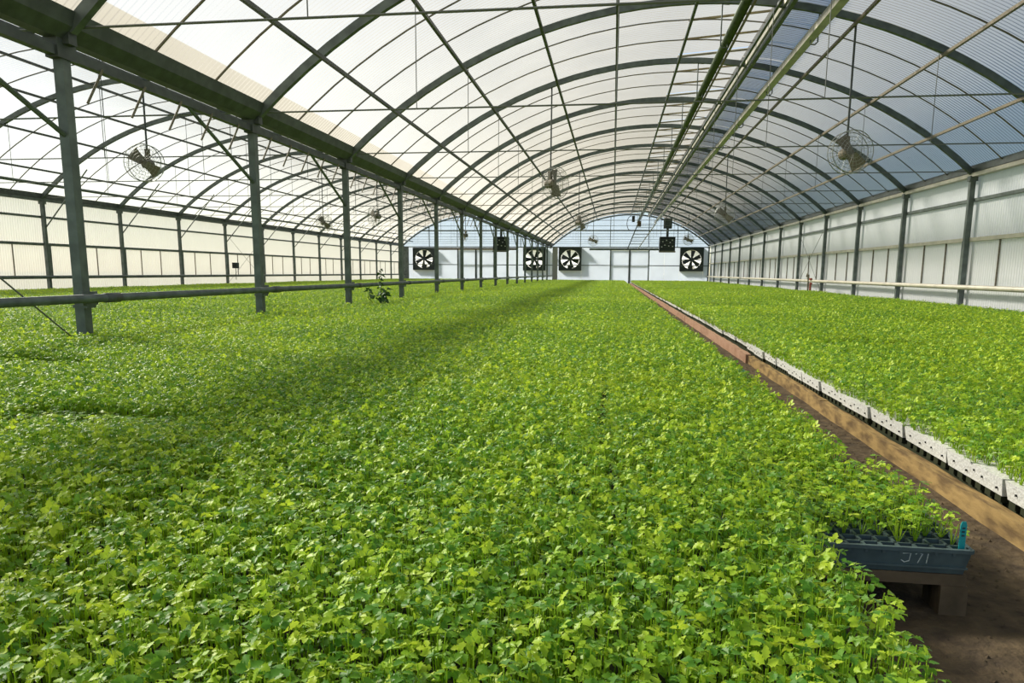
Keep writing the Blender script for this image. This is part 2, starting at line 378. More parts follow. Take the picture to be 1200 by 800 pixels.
# ---- end wall at the far end
ew = thing('wall_far', 'white plastic end wall with arched gables at the far end', 'wall', (0, YB, 0), kind='structure')
FANS = [(-12.18, .80), (-4.97, .81), (-2.70, .82), (4.78, .82)]
FW = .71
for span, x0, x1 in (('left', XL, XM), ('main', XM, XR)):
    cx = CX[span]
    holes = sorted(f for f in FANS if x0 < f[0] < x1)
    # lower wall: sheets between fans
    edges = [x0]
    dcx = cx + .02
    for h, hwid in sorted([(h[0], FW) for h in holes] + [(dcx, 1.2)]): edges += [h - hwid, h + hwid]
    edges.append(x1)
    MB().box(dcx - 1.2, dcx + 1.2, .05, .056, 1.38, 1.54).build('end_panel', 'end_sheet', ew)
    for i in range(0, len(edges), 2):
        a, b = edges[i], edges[i + 1]
        if b - a < .03: continue
        nsh = max(1, round((b - a) / 1.21)); d = (b - a) / nsh
        for j in range(nsh): MB().box(a + j * d + .003, a + (j + 1) * d - .003, .05, .056, ZF, 1.54).build('end_panel', 'end_sheet', ew)
    for h in holes:
        MB().box(h[0] - FW + .003, h[0] + FW - .003, .05, .056, ZF, h[1] - FW).build('end_panel', 'end_sheet', ew)
        MB().box(h[0] - FW + .003, h[0] + FW - .003, .05, .056, h[1] + FW, 1.54).build('end_panel', 'end_sheet', ew)
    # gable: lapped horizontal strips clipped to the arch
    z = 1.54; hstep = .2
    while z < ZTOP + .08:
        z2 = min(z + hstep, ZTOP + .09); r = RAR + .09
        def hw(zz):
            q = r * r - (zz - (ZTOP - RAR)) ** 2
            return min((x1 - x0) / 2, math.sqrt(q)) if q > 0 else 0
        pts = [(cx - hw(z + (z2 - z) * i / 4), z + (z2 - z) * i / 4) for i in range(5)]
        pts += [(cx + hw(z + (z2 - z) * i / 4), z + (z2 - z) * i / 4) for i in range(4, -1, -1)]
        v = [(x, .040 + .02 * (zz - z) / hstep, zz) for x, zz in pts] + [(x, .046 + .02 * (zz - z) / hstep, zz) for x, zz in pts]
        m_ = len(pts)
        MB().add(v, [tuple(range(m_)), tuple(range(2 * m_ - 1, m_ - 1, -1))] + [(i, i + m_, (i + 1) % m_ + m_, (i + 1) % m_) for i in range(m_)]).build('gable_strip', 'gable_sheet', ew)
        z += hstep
    for zz, hh in ((2.57, .03), (1.56, .03), (.44, .025)):
        q = math.sqrt(RAR ** 2 - (zz - ZTOP + RAR) ** 2) if zz > 1.6 else (x1 - x0) / 2
        MB().box(cx - q, cx + q, -.03, .03, zz - hh, zz + hh).build('end_girt', 'steel', ew)
    for xx in (cx - 3.05, cx - 1.2, cx + 1.16, cx + 2.9):
        q = arc(0, xx - cx)[1]; MB().box(xx - .02, xx + .02, -.02, .02, 1.56, q - .05).build('gable_mullion', 'steel', ew)
    for xx in (x0 + .25,):
        MB().box(xx - .16, xx + .16, -.06, .04, ZF, 1.56).build('corner_post', 'grey_post' if span == 'main' else 'steel', ew)
    # sliding doors on an overhead track
    dc = cx + .02
    dr = thing('door_1' if span == 'main' else 'door_2', ('pair of white sliding doors in the end wall at the end of the aisle' if span == 'main' else 'pair of white sliding doors in the end wall of the left span'), 'door', (dc, YB - .07, 0), kind='structure')
    MB().box(-2.5, 2.6, -.05, .05, 1.37, 1.50).build('door_track', 'steel' if span == 'main' else 'concrete_block', dr)
    for q in (-1, 1):
        MB().box(min(q * .02, q * 1.16), max(q * .02, q * 1.16), 0, .03, ZF + .04, 1.36).build('door_panel', 'end_sheet', dr)
        MB().box(q * 1.18 - .035, q * 1.18 + .035, -.03, .04, ZF + .02, 1.37).build('door_jamb', 'steel', dr)
    MB().box(-.05, .05, -.03, .05, ZF + .02, 1.37).build('meeting_stile', 'steel_dark', dr)

# ---- exhaust fans set in the end wall
def fan_panel(hw, r, t, n=40):
    v = []; f = []
    for k in range(n):
        a = 2 * pi * k / n; c, s_ = cos(a), sin(a); q = hw / max(abs(c), abs(s_))
        v += [(r * c, 0, r * s_), (q * c, 0, q * s_), (r * c, t, r * s_)]
    for k in range(n):
        a = 3 * k; b = 3 * ((k + 1) % n); f += [(a, a + 1, b + 1, b), (a, b, b + 2, a + 2)]
    return MB().add(v, f)
box_mb = MB()
for q in (-1, 1):
    box_mb.box(min(q * .66, q * .71), max(q * .66, q * .71), -.10, .30, -.71, .71); box_mb.box(-.66, .66, -.10, .30, min(q * .66, q * .71), max(q * .66, q * .71))
fbox = box_mb.mesh('box_frame', 'fan_box'); fpan = fan_panel(.66, .59, .14).mesh('orifice_panel', 'fan_box')
hood = MB().add([(-.74, .30, .74), (.74, .30, .74), (.74, .55, .56), (-.74, .55, .56), (-.74, .30, .45), (.74, .30, .45), (.74, .55, .45), (-.74, .55, .45)],
                [(0, 1, 2, 3), (0, 3, 7, 4), (1, 5, 6, 2)]).mesh('hood', 'alu')
bl = MB(); v = []
for i in range(6):
    q = i / 5; r = .10 + .46 * q; wd = .07 + .075 * q; tw = .55 - .30 * q
    for sg in (-1, 1):
        x = sg * wd; v.append((x * cos(tw), .06 + x * sin(tw), r))
        v.append((x * cos(tw), .072 + x * sin(tw), r))
f = []
for i in range(5):
    a = 4 * i; f += [(a, a + 2, a + 6, a + 4), (a + 1, a + 5, a + 7, a + 3), (a, a + 4, a + 5, a + 1), (a + 2, a + 3, a + 7, a + 6)]
f += [(0, 1, 3, 2), (20, 22, 23, 21)]
fblade = bl.add(v, f).mesh('blade', 'fan_blade')
fhub = MB().tube([(0, 0, 0), (0, .15, 0)], .11, 14).mesh('hub', 'fan_box')
fstrut = MB().box(-.66, .66, .16, .19, -.025, .025).box(-.16, .10, .16, .40, -.60, -.35).mesh('motor_mount', 'fan_box')
slat_me = MB().add([(-.65, .26, .09), (.65, .26, .09), (.65, .30, -.07), (-.65, .30, -.07)], [(0, 1, 2, 3)]).mesh('shutter_slat', 'shutter')
FL = ['square dark exhaust fan at the far left corner of the end wall', 'square dark exhaust fan seen behind the far posts of the middle row',
      'square dark exhaust fan in the end wall just right of the gutter', 'square dark exhaust fan at the right corner of the end wall']
for i, (x, z) in enumerate(FANS):
    t = thing('exhaust_fan', FL[i], 'fan', (x, YB, z), group='exhaust fans in the end wall')
    link('box_frame', fbox, t); link('orifice_panel', fpan, t, (0, -.02, 0)); link('hood', hood, t); link('hub', fhub, t); link('motor_mount', fstrut, t)
    for b in range(8): link('shutter_slat', slat_me, t, (0, 0, -.58 + b * .165))
    for b in range(6):
        o = link('blade', fblade, t); o.rotation_euler.y = b * pi / 3 + i * .37 + .1

# ---- circulation fans hanging on rods from the arches
def ring(R, y, r, n=24): return [(R * cos(2 * pi * k / n), y, R * sin(2 * pi * k / n)) for k in range(n + 1)]
cm = MB()
for R, y in ((.27, -.07), (.27, .07), (.225, -.085), (.225, .085), (.18, -.095), (.18, .095), (.135, -.1), (.135, .1), (.09, -.105), (.09, .105)): cm.tube(ring(R, y, 0), .0022 if R < .27 else .006, 4, False)
for k in range(24):
    a = 2 * pi * k / 24; c, s_ = cos(a), sin(a)
    for q in (-1, 1): cm.tube([(.03 * c, q * .108, .03 * s_), (.18 * c, q * .095, .18 * s_), (.27 * c, q * .07, .27 * s_)], .002, 3, False)
    cm.rod((.27 * c, -.07, .27 * s_), (.27 * c, .07, .27 * s_), .003, 3)
cage_me = cm.mesh('cage', 'cage')
motor_me = MB().tube([(0, .02, 0), (0, .05, 0), (0, .20, 0), (0, .23, 0)], [.05, .075, .075, .05], 14).box(-.03, .03, .10, .16, .06, .22).mesh('motor', 'haf_blade')
hb = MB(); v = []
for i in range(5):
    q = i / 4; r = .03 + .20 * q; wd = .06 + .045 * q; tw = .5 - .2 * q
    for sg in (-1, 1):
        x = sg * wd; v += [(x * cos(tw), x * sin(tw) * .8, r), (x * cos(tw), x * sin(tw) * .8 + .006, r)]
f = []
for i in range(4):
    a = 4 * i; f += [(a, a + 2, a + 6, a + 4), (a + 1, a + 5, a + 7, a + 3), (a, a + 4, a + 5, a + 1), (a + 2, a + 3, a + 7, a + 6)]
f += [(0, 1, 3, 2), (16, 18, 19, 17)]
hblade = hb.add(v, f).mesh('blade', 'haf_blade')
CF = [('main', 3.04, 2, 1.58, .15, .62, 'round wire-caged circulation fan hanging nearest the camera on the right side'),
      ('main', 3.06, 6, 1.62, -.2, .9, 'round caged circulation fan hanging second on the right side of the main span'),
      ('main', 3.72, 12, 1.66, .1, 1.2, 'small round caged fan hanging before the end wall, right of the heater'),
      ('main', -1.05, 3, 1.55, .9, .1, 'round caged circulation fan hanging nearest on the left half of main span'),
      ('main', -1.06, 7, 1.60, .95, .5, 'caged circulation fan hanging second on the left half of main span'),
      ('main', -1.05, 12, 1.62, .0, 1.2, 'small round caged fan before the end wall, left of the doors'),
      ('left', -7.03, 2, 1.58, .2, .9, 'round caged circulation fan hanging nearest in the left span'),
      ('left', -7.16, 6, 1.62, -.8, .8, 'caged circulation fan hanging second in the left span near the posts'),
      ('left', -6.70, 10, 1.60, -.8, .8, 'small caged circulation fan far off in left span near the posts'),
      ('left', -9.85, 7, 1.62, .7, .8, 'caged circulation fan hanging far in the outer half of left span')]
for span, x, k, z, rz, spin, lab in CF:
    t = thing('circulation_fan', lab, 'fan', (x, YK(k) - .05, z), rz, 'hanging circulation fans')
    link('cage', cage_me, t); link('motor', motor_me, t)
    for q in (0, 1):
        o = link('blade', hblade, t); o.rotation_euler.y = q * pi - spin
    zt = arc(CX[span], x - CX[span])[1] - .05 - z
    MB().rod((0, .12, .10), (0, .12, zt), .014, 6).build('rod', 'steel_dark', t)

# ---- unit heaters under the roof
def heater(x, k, z, lab):
    t = thing('unit_heater', lab, 'heater', (x, YK(k), z), group='hanging unit heaters')
    cab = MB().box(-.36, .36, 0, .55, -.32, .32).build('cabinet', 'black', t)
    MB().box(-.38, .38, -.03, .0, -.40, -.33).build('lower_lip', 'bar', t)
    for i in range(6):
        zz = -.26 + i * .09
        MB().box(-.33, .33, -.03, .0, zz, zz + .03).build('louver', 'fan_box', t)
    for i, (a, b) in enumerate(((-.22, .1), (-.05, .16), (.12, .06), (.22, .17), (-.12, -.06), (.06, -.1), (.24, -.12), (-.26, -.14))):  # glints on the louvers, put in as small white boxes
        MB().box(a - .025, a + .025, -.04, -.028, b - .02, b + .02).build('louver_glint', 'glint_white', cab)
    MB().tube([(0, .25, .32), (0, .25, 1.0)], .06, 10).build('flue_pipe', 'steel_dark', t, True)
    MB().box(-.19, .19, .12, .38, .72, 1.18).build('flue_box', 'fan_box', t)
    for q in (-.3, .3):
        zt = arc(CX['main' if x > XM else 'left'], x + q - CX['main' if x > XM else 'left'])[1] - z - .06
        MB().rod((q, .25, .32), (q, .25, zt), .008, 5).build('hanger', 'wire', t)
heater(2.50, 11, 1.35, 'black unit heater hanging before the end wall above the aisle doors')
heater(-5.45, 11, 1.35, 'black unit heater hanging in the left span behind the post row')

# ---- rails of the watering boom hung from the arches
for x, nm, m, lab in ((1.42, 'boom_rail', 'green_tube', 'dark green overhead rail tube hung from the arches beside the vent'), (2.47, 'boom_rail', 'alu', 'pale aluminium overhead rail hung from the arches right of the vent')):
    t = thing(nm, lab, 'rail', (x, 0, 3.06), group='overhead rails of the main span')
    if m == 'alu':
        MB().box(-.055, .055, YA, YB - .2, -.045, -.035).box(-.055, -.047, YA, YB - .2, -.035, .05).box(.047, .055, YA, YB - .2, -.035, .05).build('channel', m, t)
    else:
        MB().rod((0, YA, 0), (0, YB - .2, 0), .06, 12).build('tube', m, t, True)
        MB().rod((.06, YA, -.07), (.06, YB - .2, -.07), .018, 6).build('hose_line', 'bar', t, True)
    zt = arc(CX['main'], x - CX['main'])[1] - 3.06 - .03
    sd_ = -1 if m != 'alu' else 1
    hk = MB().tube([(0, 0, zt), (sd_ * .09, 0, zt), (sd_ * .09, 0, -.07), (sd_ * .06, 0, -.10), (0, 0, -.10), (0, 0, -.045)], .010, 5).mesh('hook', 'steel')
    for k in range(0, K1): link('hook', hk, t, (0, YK(k) + .06, 0))
lt = thing('boom_ladder', 'pale ladder-like frame sloping from the rail ends to the door track', 'frame', (0, 0, 0))
LA, LB = Vector((1.42, YB - 1.6, 2.95)), Vector((.86, YB - .13, 1.46)); RA, RB = Vector((2.47, YB - 1.6, 2.95)), Vector((1.5, YB - .13, 1.46))
MB().rod(LA, LB, .035, 6).build('ladder_side', 'steel', lt); MB().rod(RA, RB, .03, 6).build('ladder_side', 'alu', lt)
for i in range(8):
    q = (i + .5) / 8; MB().rod(LA.lerp(LB, q), RA.lerp(RB, q), .014, 5).build('rung', 'steel', lt)
bm = thing('boom_carriage', 'small dark boom carriage with looped hose at the far rail end', 'carriage', (1.42, YB - 3.2, 3.0))
MB().box(-.10, .10, -.2, .2, -.38, -.08).build('carriage_body', 'old_wood', bm)
MB().box(-.42, -.26, -.1, .1, -.12, .22).build('gearbox', 'black', bm)
MB().tube([(-.45 - .25 * sin(a * pi / 10), 0, -.2 + .42 * cos(a * pi / 10)) for a in range(11)] + [(-.1, 0, -.6)], .02, 6).build('hose', 'black', bm)

# ---- benches, boards and trays along the aisle
XTR = 1.10
def foam_mesh():
    mb = MB(); L, W, H, t = .350, .50, .052, .008
    mb.add([(0, 0, H), (W, 0, H), (W, L, H), (0, L, H), (t, t, 0), (W - t, t, 0), (W - t, L - t, 0), (t, L - t, 0)],
           [(0, 1, 2, 3), (7, 6, 5, 4), (0, 4, 5, 1), (1, 5, 6, 2), (2, 6, 7, 3), (3, 7, 4, 0)])
    return mb.mesh('block', 'foam')
foam_me = foam_mesh()
hole_me = MB()
for j in range(5):
    y = .03 + j * .06 + .012 * ((j * 5) % 3); z = .026 + .007 * ((j * 7) % 3 - 1)
    hole_me.box(-.0006, .006, y - .0018, y + .0018, z - .003, z + .003)
hole_me = hole_me.mesh('vent_hole', 'foam_hole')
foot_me = MB()
for j in range(6):
    y = .02 + j * .058; foot_me.box(.012, .04, y, y + .032, -.022, .001)
foot_me = foot_me.mesh('cell_foot', 'tray_soil')
NT = 120
for i in range(NT):
    y = 1.36 + i * .3615; jx = random.uniform(-.012, .012) + (.03 if y > 5.75 else 0)
    o = thing('foam_tray', (f'{ORD[i - 1]} white foam tray from the camera in the row along the aisle' if 0 < i < 17 else 'white foam seedling tray farther along the row edging the right bed'), 'tray', (XTR + jx, y, ZT - .052 + random.uniform(-.001, .001)), random.uniform(-.012, .012), 'foam trays along the aisle')
    link('block', foam_me, o)
    if y < 9:
        h = link('vent_hole', hole_me, o); h['kind'] = 'stuff'
    h = link('cell_foot', foot_me, o); h['kind'] = 'stuff'
def board(x, y0, y1, m, lab, z1, grp):
    mb = MB(); n = 14; rr = random.Random(int(y0 * 10))
    v = []
    for i in range(n + 1):
        y = y0 + (y1 - y0) * i / n; wv = .003 * sin(i * 1.7 + y0); zt = z1 + rr.uniform(-.004, .003)
        v += [(x - .02 + wv, y, ZF - .004), (x + .02 + wv, y, ZF - .004), (x + .02 + wv, y, zt), (x - .02 + wv, y, zt)]
    f = []
    for i in range(n):
        for k in range(4): f.append((4 * i + k, 4 * i + (k + 1) % 4, 4 * i + 4 + (k + 1) % 4, 4 * i + 4 + k))
    f += [(0, 1, 2, 3), (4 * n + 3, 4 * n + 2, 4 * n + 1, 4 * n)]
    mb.add(v, f); o = mb.build('edge_board', m); tag(o, lab, 'board', grp)
board(1.085, .9, 3.75, 'board_tan', 'stained yellow-brown edge board lying nearest the camera under the foam trays', -.640, 'edge boards along the aisle')
board(1.09, 3.76, 5.74, 'board_tan', 'stained yellow-brown edge board just before the pinkish boards begin', -.638, 'edge boards along the aisle')
yy = 5.76; nb = 0
while yy < 44.5:
    y1 = min(yy + 2.44, 44.7)
    board(1.075, yy, y1 - .012, 'board_pink', f'{ORD[nb]} pinkish brown edge board from the camera along the aisle', -.625, 'pinkish edge boards')
    yy = y1; nb = min(15, nb + 1)
tag(MB().box(1.12, 5.6, .5, 44.8, ZF, ZT - .0765).build('growing_bench', 'tray_soil'), 'dark bench base under the right bed', 'bench')
tag(MB().box(XM + .1, .18, -.6, 44.8, ZF, ZT - .02).box(.18, .40, -.6, 1.47, ZF, ZT - .02).box(.18, .66, 2.04, 44.8, ZF, ZT - .02).build('growing_bench', 'tray_soil'), 'dark tray bench under the middle bed', 'bench')
tag(MB().box(XL + .2, XM - .1, 1., 44.8, ZF, ZT - .02).build('growing_bench', 'tray_soil'), 'dark tray bench under the left span bed', 'bench')

# dark plastic tray that sticks out at the near corner of the middle bed
TX0, TX1, TY0, TY1 = .20, .745, 1.50, 2.02
t = thing('plug_tray', 'dark green plastic plug tray marked in chalk, jutting into the aisle', 'tray', (0, 0, ZT - .052))
MB().add([(TX0, TY0, .052), (TX1, TY0, .052), (TX1, TY1, .052), (TX0, TY1, .052), (TX0 + .01, TY0 + .008, 0), (TX1 - .01, TY0 + .008, 0), (TX1 - .01, TY1 - .008, 0), (TX0 + .01, TY1 - .008, 0)],
         [(0, 4, 5, 1), (1, 5, 6, 2), (2, 6, 7, 3), (3, 7, 4, 0), (4, 7, 6, 5)]).build('tray_wall', 'tray_plastic', t)
rim = MB()
for a, b in (((TX0, TY0), (TX1, TY0)), ((TX1, TY0), (TX1, TY1)), ((TX1, TY1), (TX0, TY1)), ((TX0, TY1), (TX0, TY0))): rim.sq((*a, .052), (*b, .052), .008)
rim.build('rim', 'tray_plastic', t)
MB().box(TX0 + .02, TX1 - .005, TY0 + .001, TY0 + .006, .012, .016).build('side_ridge', 'tray_plastic', t)
NX, NY = 16, 15
for i in range(1, NX): 
    x = TX0 + (TX1 - TX0) * i / NX; MB().box(x - .003, x + .003, TY0, TY1, .040, .052).build('cell_bar', 'tray_plastic', t)
for j in range(1, NY):
    y = TY0 + (TY1 - TY0) * j / NY; MB().box(TX0, TX1, y - .003, y + .003, .040, .052).build('cell_bar', 'tray_plastic', t)
MB().box(TX0 + .01, TX1 - .01, TY0 + .01, TY1 - .01, .004, .030).build('potting_soil', 'tray_soil', t)
ch = MB()
def stroke(pts):
    for a, b in zip(pts[:-1], pts[1:]): ch.rod((a[0], TY0 + .0004 + .006 * (.052 - a[1]) / .052, a[1]), (b[0], TY0 + .0015 + .006 * (.052 - b[1]) / .052, b[1]), .0012, 4)
stroke([(.612, .041), (.628, .042), (.627, .025), (.618, .021), (.611, .026)])
stroke([(.637, .041), (.651, .042), (.644, .020)])
stroke([(.662, .043), (.661, .021)])
ch.build('chalk_writing', 'chalk', t)['label'] = 'pale chalk writing J71'
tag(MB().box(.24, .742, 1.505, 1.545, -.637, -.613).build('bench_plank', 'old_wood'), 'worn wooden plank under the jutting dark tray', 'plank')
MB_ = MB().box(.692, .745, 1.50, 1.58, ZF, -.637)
tag(MB_.build('support_block', 'old_wood'), 'short square wooden block standing under the jutting dark tray corner', 'block')  # dark wood tone chosen to carry the shade under the tray
tag(MB().box(.36, .43, 1.50, 1.58, ZF, -.637).build('support_block', 'concrete_block'), 'short block in the shade under the dark tray, farther inside', 'block')
st = thing('plant_label', 'teal plastic plant label stuck upright in the dark tray corner', 'label', (.732, 1.518, ZT - .02), .1)
MB().add([(-.006, 0, 0), (.006, 0, 0), (.0065, 0, .07), (.004, 0, .078), (-.004, 0, .078), (-.0065, 0, .07), (-.006, .0015, 0), (.006, .0015, 0), (.0065, .0015, .07), (.004, .0015, .078), (-.004, .0015, .078), (-.0065, .0015, .07)],
         [(0, 1, 2, 3, 4, 5), (11, 10, 9, 8, 7, 6)] + [(i, i + 6, (i + 1) % 6 + 6, (i + 1) % 6) for i in range(6)]).build('strip', 'teal', st)
for i in range(3): MB().box(-.003, .003, -.0006, .0, .046 + i * .008, .050 + i * .008).build('ink_mark', 'ink', st)
tag(MB().tube([(.86, 5.05, ZF + .012), (.90, 5.07, ZF + .03), (.935, 5.05, ZF + .02)], [.018, .024, .010], 6).build('plastic_scrap', 'teal'), 'small teal plastic scrap lying on the aisle floor by the board', 'scrap')

# small clods on the aisle floor
cl = MB()
for i in range(900):
    y = .7 + 6 * random.random() ** 1.5; x = random.uniform(.44 if y < 1.42 else .76, 1.05); r = random.uniform(.002, .008)
    p = [(x + r * random.uniform(.6, 1.2) * cos(a), y + r * random.uniform(.6, 1.2) * sin(a), ZF - .001) for a in (0, 1.26, 2.5, 3.77, 5.0)]
    cl.add(p + [(x, y, ZF + r * random.uniform(.5, .9))], [(i_, (i_ + 1) % 5, 5) for i_ in range(5)])
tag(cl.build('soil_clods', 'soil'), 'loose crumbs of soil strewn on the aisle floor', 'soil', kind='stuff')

# ------------------------------------------------------------------ seedlings
def leaflet(r, L, ang, ox, oy, V, Fc):
    """one toothed leaflet of length L, heading ang, based at (ox, oy)"""
    half = [(.20, .12), (.32, .36), (.44, .24), (.58, .38), (.70, .22), (.84, .20)]
    fold = r.uniform(.05, .5); droop = r.uniform(-.1, .5); roll = r.uniform(-.35, .35); wsc = r.uniform(.85, 1.2)
    o = len(V); pts = [(0, 0), (.35, 0), (.65, 0), (1, 0)]
    for sg in (1, -1): pts += [(x * r.uniform(.95, 1.05), sg * y * wsc * r.uniform(.85, 1.15)) for x, y in half]
    c, sn = cos(ang), sin(ang)
    for x, y in pts:
        z = fold * abs(y) - droop * x * x + roll * y
        x, y, z = x * L, y * L, z * L
        V.append((ox + c * x - sn * y, oy + sn * x + c * y, z))
    for sg, q in ((1, o + 4), (-1, o + 10)):
        for t3 in ((o, o + 1, q), (q, o + 1, q + 1), (o + 1, q + 2, q + 1), (o + 1, o + 2, q + 2), (o + 2, q + 3, q + 2), (o + 2, q + 4, q + 3), (o + 2, q + 5, q + 4), (o + 2, o + 3, q + 5)):
            Fc.append(t3 if sg > 0 else (t3[0], t3[2], t3[1]))
def leaf_geo(r):
    """three-part toothed leaf about one unit long along +x"""
    V = []; Fc = []
    leaflet(r, .66, r.uniform(-.15, .15), .30, 0, V, Fc)
    leaflet(r, .60, 1.1 + r.uniform(-.25, .25), .16, .02, V, Fc)
    leaflet(r, .60, -1.1 + r.uniform(-.25, .25), .16, -.02, V, Fc)
    return np.array(V), np.array(Fc)
lr = random.Random(3)
NLV = 12
LEAVES = [leaf_geo(lr) for _ in range(NLV)]
LTONE = [i / (NLV - 1) for i in range(NLV)]; lr.shuffle(LTONE)
def mesh_np(name, V, Fs, tone, m):
    me = bpy.data.meshes.new(name)
    me.vertices.add(len(V)); me.vertices.foreach_set('co', np.asarray(V, np.float32).ravel())
    nf = len(Fs); me.loops.add(nf * 3); me.polygons.add(nf)
    me.loops.foreach_set('vertex_index', np.asarray(Fs, np.int32).ravel())
    me.polygons.foreach_set('loop_start', np.arange(0, nf * 3, 3, dtype=np.int32))
    me.polygons.foreach_set('use_smooth', np.ones(nf, bool))
    at = me.attributes.new('tone', 'FLOAT', 'FACE'); at.data.foreach_set('value', np.asarray(tone, np.float32))
    me.materials.append(MATS[m]); me.update(calc_edges=True); me.validate()
    return me
def stalk_geo(p0, p1, r):
    a = np.array(p0); b = np.array(p1); o = []
    for q, rr in ((a, r), (b, r * .7)):
        for k in range(3): o.append(q + np.array((rr * cos(2.1 * k), rr * sin(2.1 * k), 0)))
    f = []
    for k in range(3):
        k2 = (k + 1) % 3; f += [(k, k2, k2 + 3), (k, k2 + 3, k + 3)]
    return np.array(o), np.array(f)
def plant(r, hs=1.):
    """list of (leaf variant, 4x4) and stalks"""
    lv = []; st_ = []; n = r.choice((5, 6, 6, 7)); a0 = r.uniform(0, 6.28)
    for i in range(n):
        q = i / (n - 1); az = a0 + i * 2.4 + r.uniform(-.4, .4)
        h = (.036 + .045 * (1 - q) ** .8 + r.uniform(-.010, .010)) * hs
        rad = .003 + .013 * q + r.uniform(0, .007); L = r.uniform(.018, .028) * (1 - .1 * q)
        tilt = r.uniform(-.7, .5) if r.random() < .75 else r.uniform(-1.3, 1.1)
        p = Vector((rad * cos(az), rad * sin(az), h))
        M = Matrix.Translation(p) @ Euler((r.uniform(-.5, .5), -tilt, az), 'XYZ').to_matrix().to_4x4() @ Matrix.Scale(L, 4)
        lv.append((r.randrange(NLV), M)); st_.append(((.002 * cos(az), .002 * sin(az), 0), tuple(p)))
    return lv, st_
pr_ = random.Random(11)
PLANTS = [plant(pr_) for _ in range(16)]
def plant_np(P):
    V = []; Fc = []; T = []; o = 0
    for li, M in P[0]:
        v, f = LEAVES[li]; m = np.array(M)
        V.append(v @ m[:3, :3].T + m[:3, 3]); Fc.append(f + o); T += [LTONE[li]] * len(f); o += len(v)
    for a, b in P[1]:
        v, f = stalk_geo(a, b, .0012); V.append(v); Fc.append(f + o); T += [.75] * len(f); o += len(v)
    return np.concatenate(V), np.concatenate(Fc), np.array(T)
PNP = [plant_np(P) for P in PLANTS]
def assemble(items):
    """items: (plant index, x, y, z, rot, scale xy, scale z) -> arrays"""
    V = []; Fc = []; T = []; o = 0
    for pi_, x, y, z, ro, s_, sz in items:
        v, f, t_ = PNP[pi_]; c, sn = cos(ro), sin(ro)
        q = np.empty_like(v); q[:, 0] = (c * v[:, 0] - sn * v[:, 1]) * s_ + x; q[:, 1] = (sn * v[:, 0] + c * v[:, 1]) * s_ + y; q[:, 2] = v[:, 2] * sz + z
        V.append(q); Fc.append(f + o); T.append(np.clip(t_ + random.uniform(-.15, .15), 0, 1)); o += len(v)
    return np.concatenate(V), np.concatenate(Fc), np.concatenate(T)

PS, GS = .34, .0309     # patch size, plant spacing
PATCH = []
NP_ = 8
for i in range(NP_):
    it = []
    for a in range(11):
        for b in range(11):
            if random.random() < .05: continue
            hh = random.uniform(.75, 1.2)
            it.append((random.randrange(16), (a + .5) * GS - PS / 2 + random.uniform(-.009, .009), (b + .5) * GS - PS / 2 + random.uniform(-.009, .009), 0, random.uniform(0, 6.28), random.uniform(.9, 1.15), hh))
    me = mesh_np('seedling_patch', *assemble(it), 'leaf')
    PATCH.append(bpy.data.objects.new(f'seedling_patch_{i}', me))

def gn_group():
    ng = bpy.data.node_groups.new('patches', 'GeometryNodeTree')
    ng.interface.new_socket('Geometry', in_out='INPUT', socket_type='NodeSocketGeometry')
    ng.interface.new_socket('Geometry', in_out='OUTPUT', socket_type='NodeSocketGeometry')
    N = ng.nodes; gi = N.new('NodeGroupInput'); go = N.new('NodeGroupOutput')
    iop = N.new('GeometryNodeInstanceOnPoints'); jn = N.new('GeometryNodeJoinGeometry')
    for ob in PATCH:
        oi = N.new('GeometryNodeObjectInfo'); oi.inputs['Object'].default_value = ob; oi.inputs['As Instance'].default_value = False
        gti = N.new('GeometryNodeGeometryToInstance')
        ng.links.new(oi.outputs['Geometry'], gti.inputs[0]); ng.links.new(gti.outputs[0], jn.inputs[0])
    def attr(nm, ty):
        a = N.new('GeometryNodeInputNamedAttribute'); a.data_type = ty; a.inputs['Name'].default_value = nm
        return a.outputs['Attribute']
    ng.links.new(gi.outputs[0], iop.inputs['Points']); ng.links.new(jn.outputs[0], iop.inputs['Instance'])
    iop.inputs['Pick Instance'].default_value = True
    ng.links.new(attr('idx', 'INT'), iop.inputs['Instance Index'])
    ng.links.new(attr('rot', 'FLOAT_VECTOR'), iop.inputs['Rotation']); ng.links.new(attr('scl', 'FLOAT_VECTOR'), iop.inputs['Scale'])
    ng.links.new(iop.outputs[0], go.inputs[0])
    return ng
NG = gn_group()
def hnoise(x, y): return .5 * sin(.9 * x + 1.3 * sin(.7 * y)) + .5 * sin(1.7 * y * .6 + .8 * x + 2)
def make_bed(name, label, spots):
    me = bpy.data.meshes.new(name); me.from_pydata([s[:3] for s in spots], [], [])
    r_ = me.attributes.new('rot', 'FLOAT_VECTOR', 'POINT'); s_ = me.attributes.new('scl', 'FLOAT_VECTOR', 'POINT'); i_ = me.attributes.new('idx', 'INT', 'POINT')
    r_, s_, i_ = (me.attributes[q] for q in ('rot', 'scl', 'idx'))      # fetch again: adding a layer moves the others
    r_.data.foreach_set('vector', np.array([(q[5], q[6], q[3]) for q in spots], np.float32).ravel())
    s_.data.foreach_set('vector', np.array([(1, 1, q[4]) for q in spots], np.float32).ravel())
    i_.data.foreach_set('value', np.array([random.randrange(NP_) for q in spots], np.int32))
    o = link(name, me); md = o.modifiers.new('patches', 'NODES'); md.node_group = NG
    return tag(o, label, 'seedlings', kind='stuff')
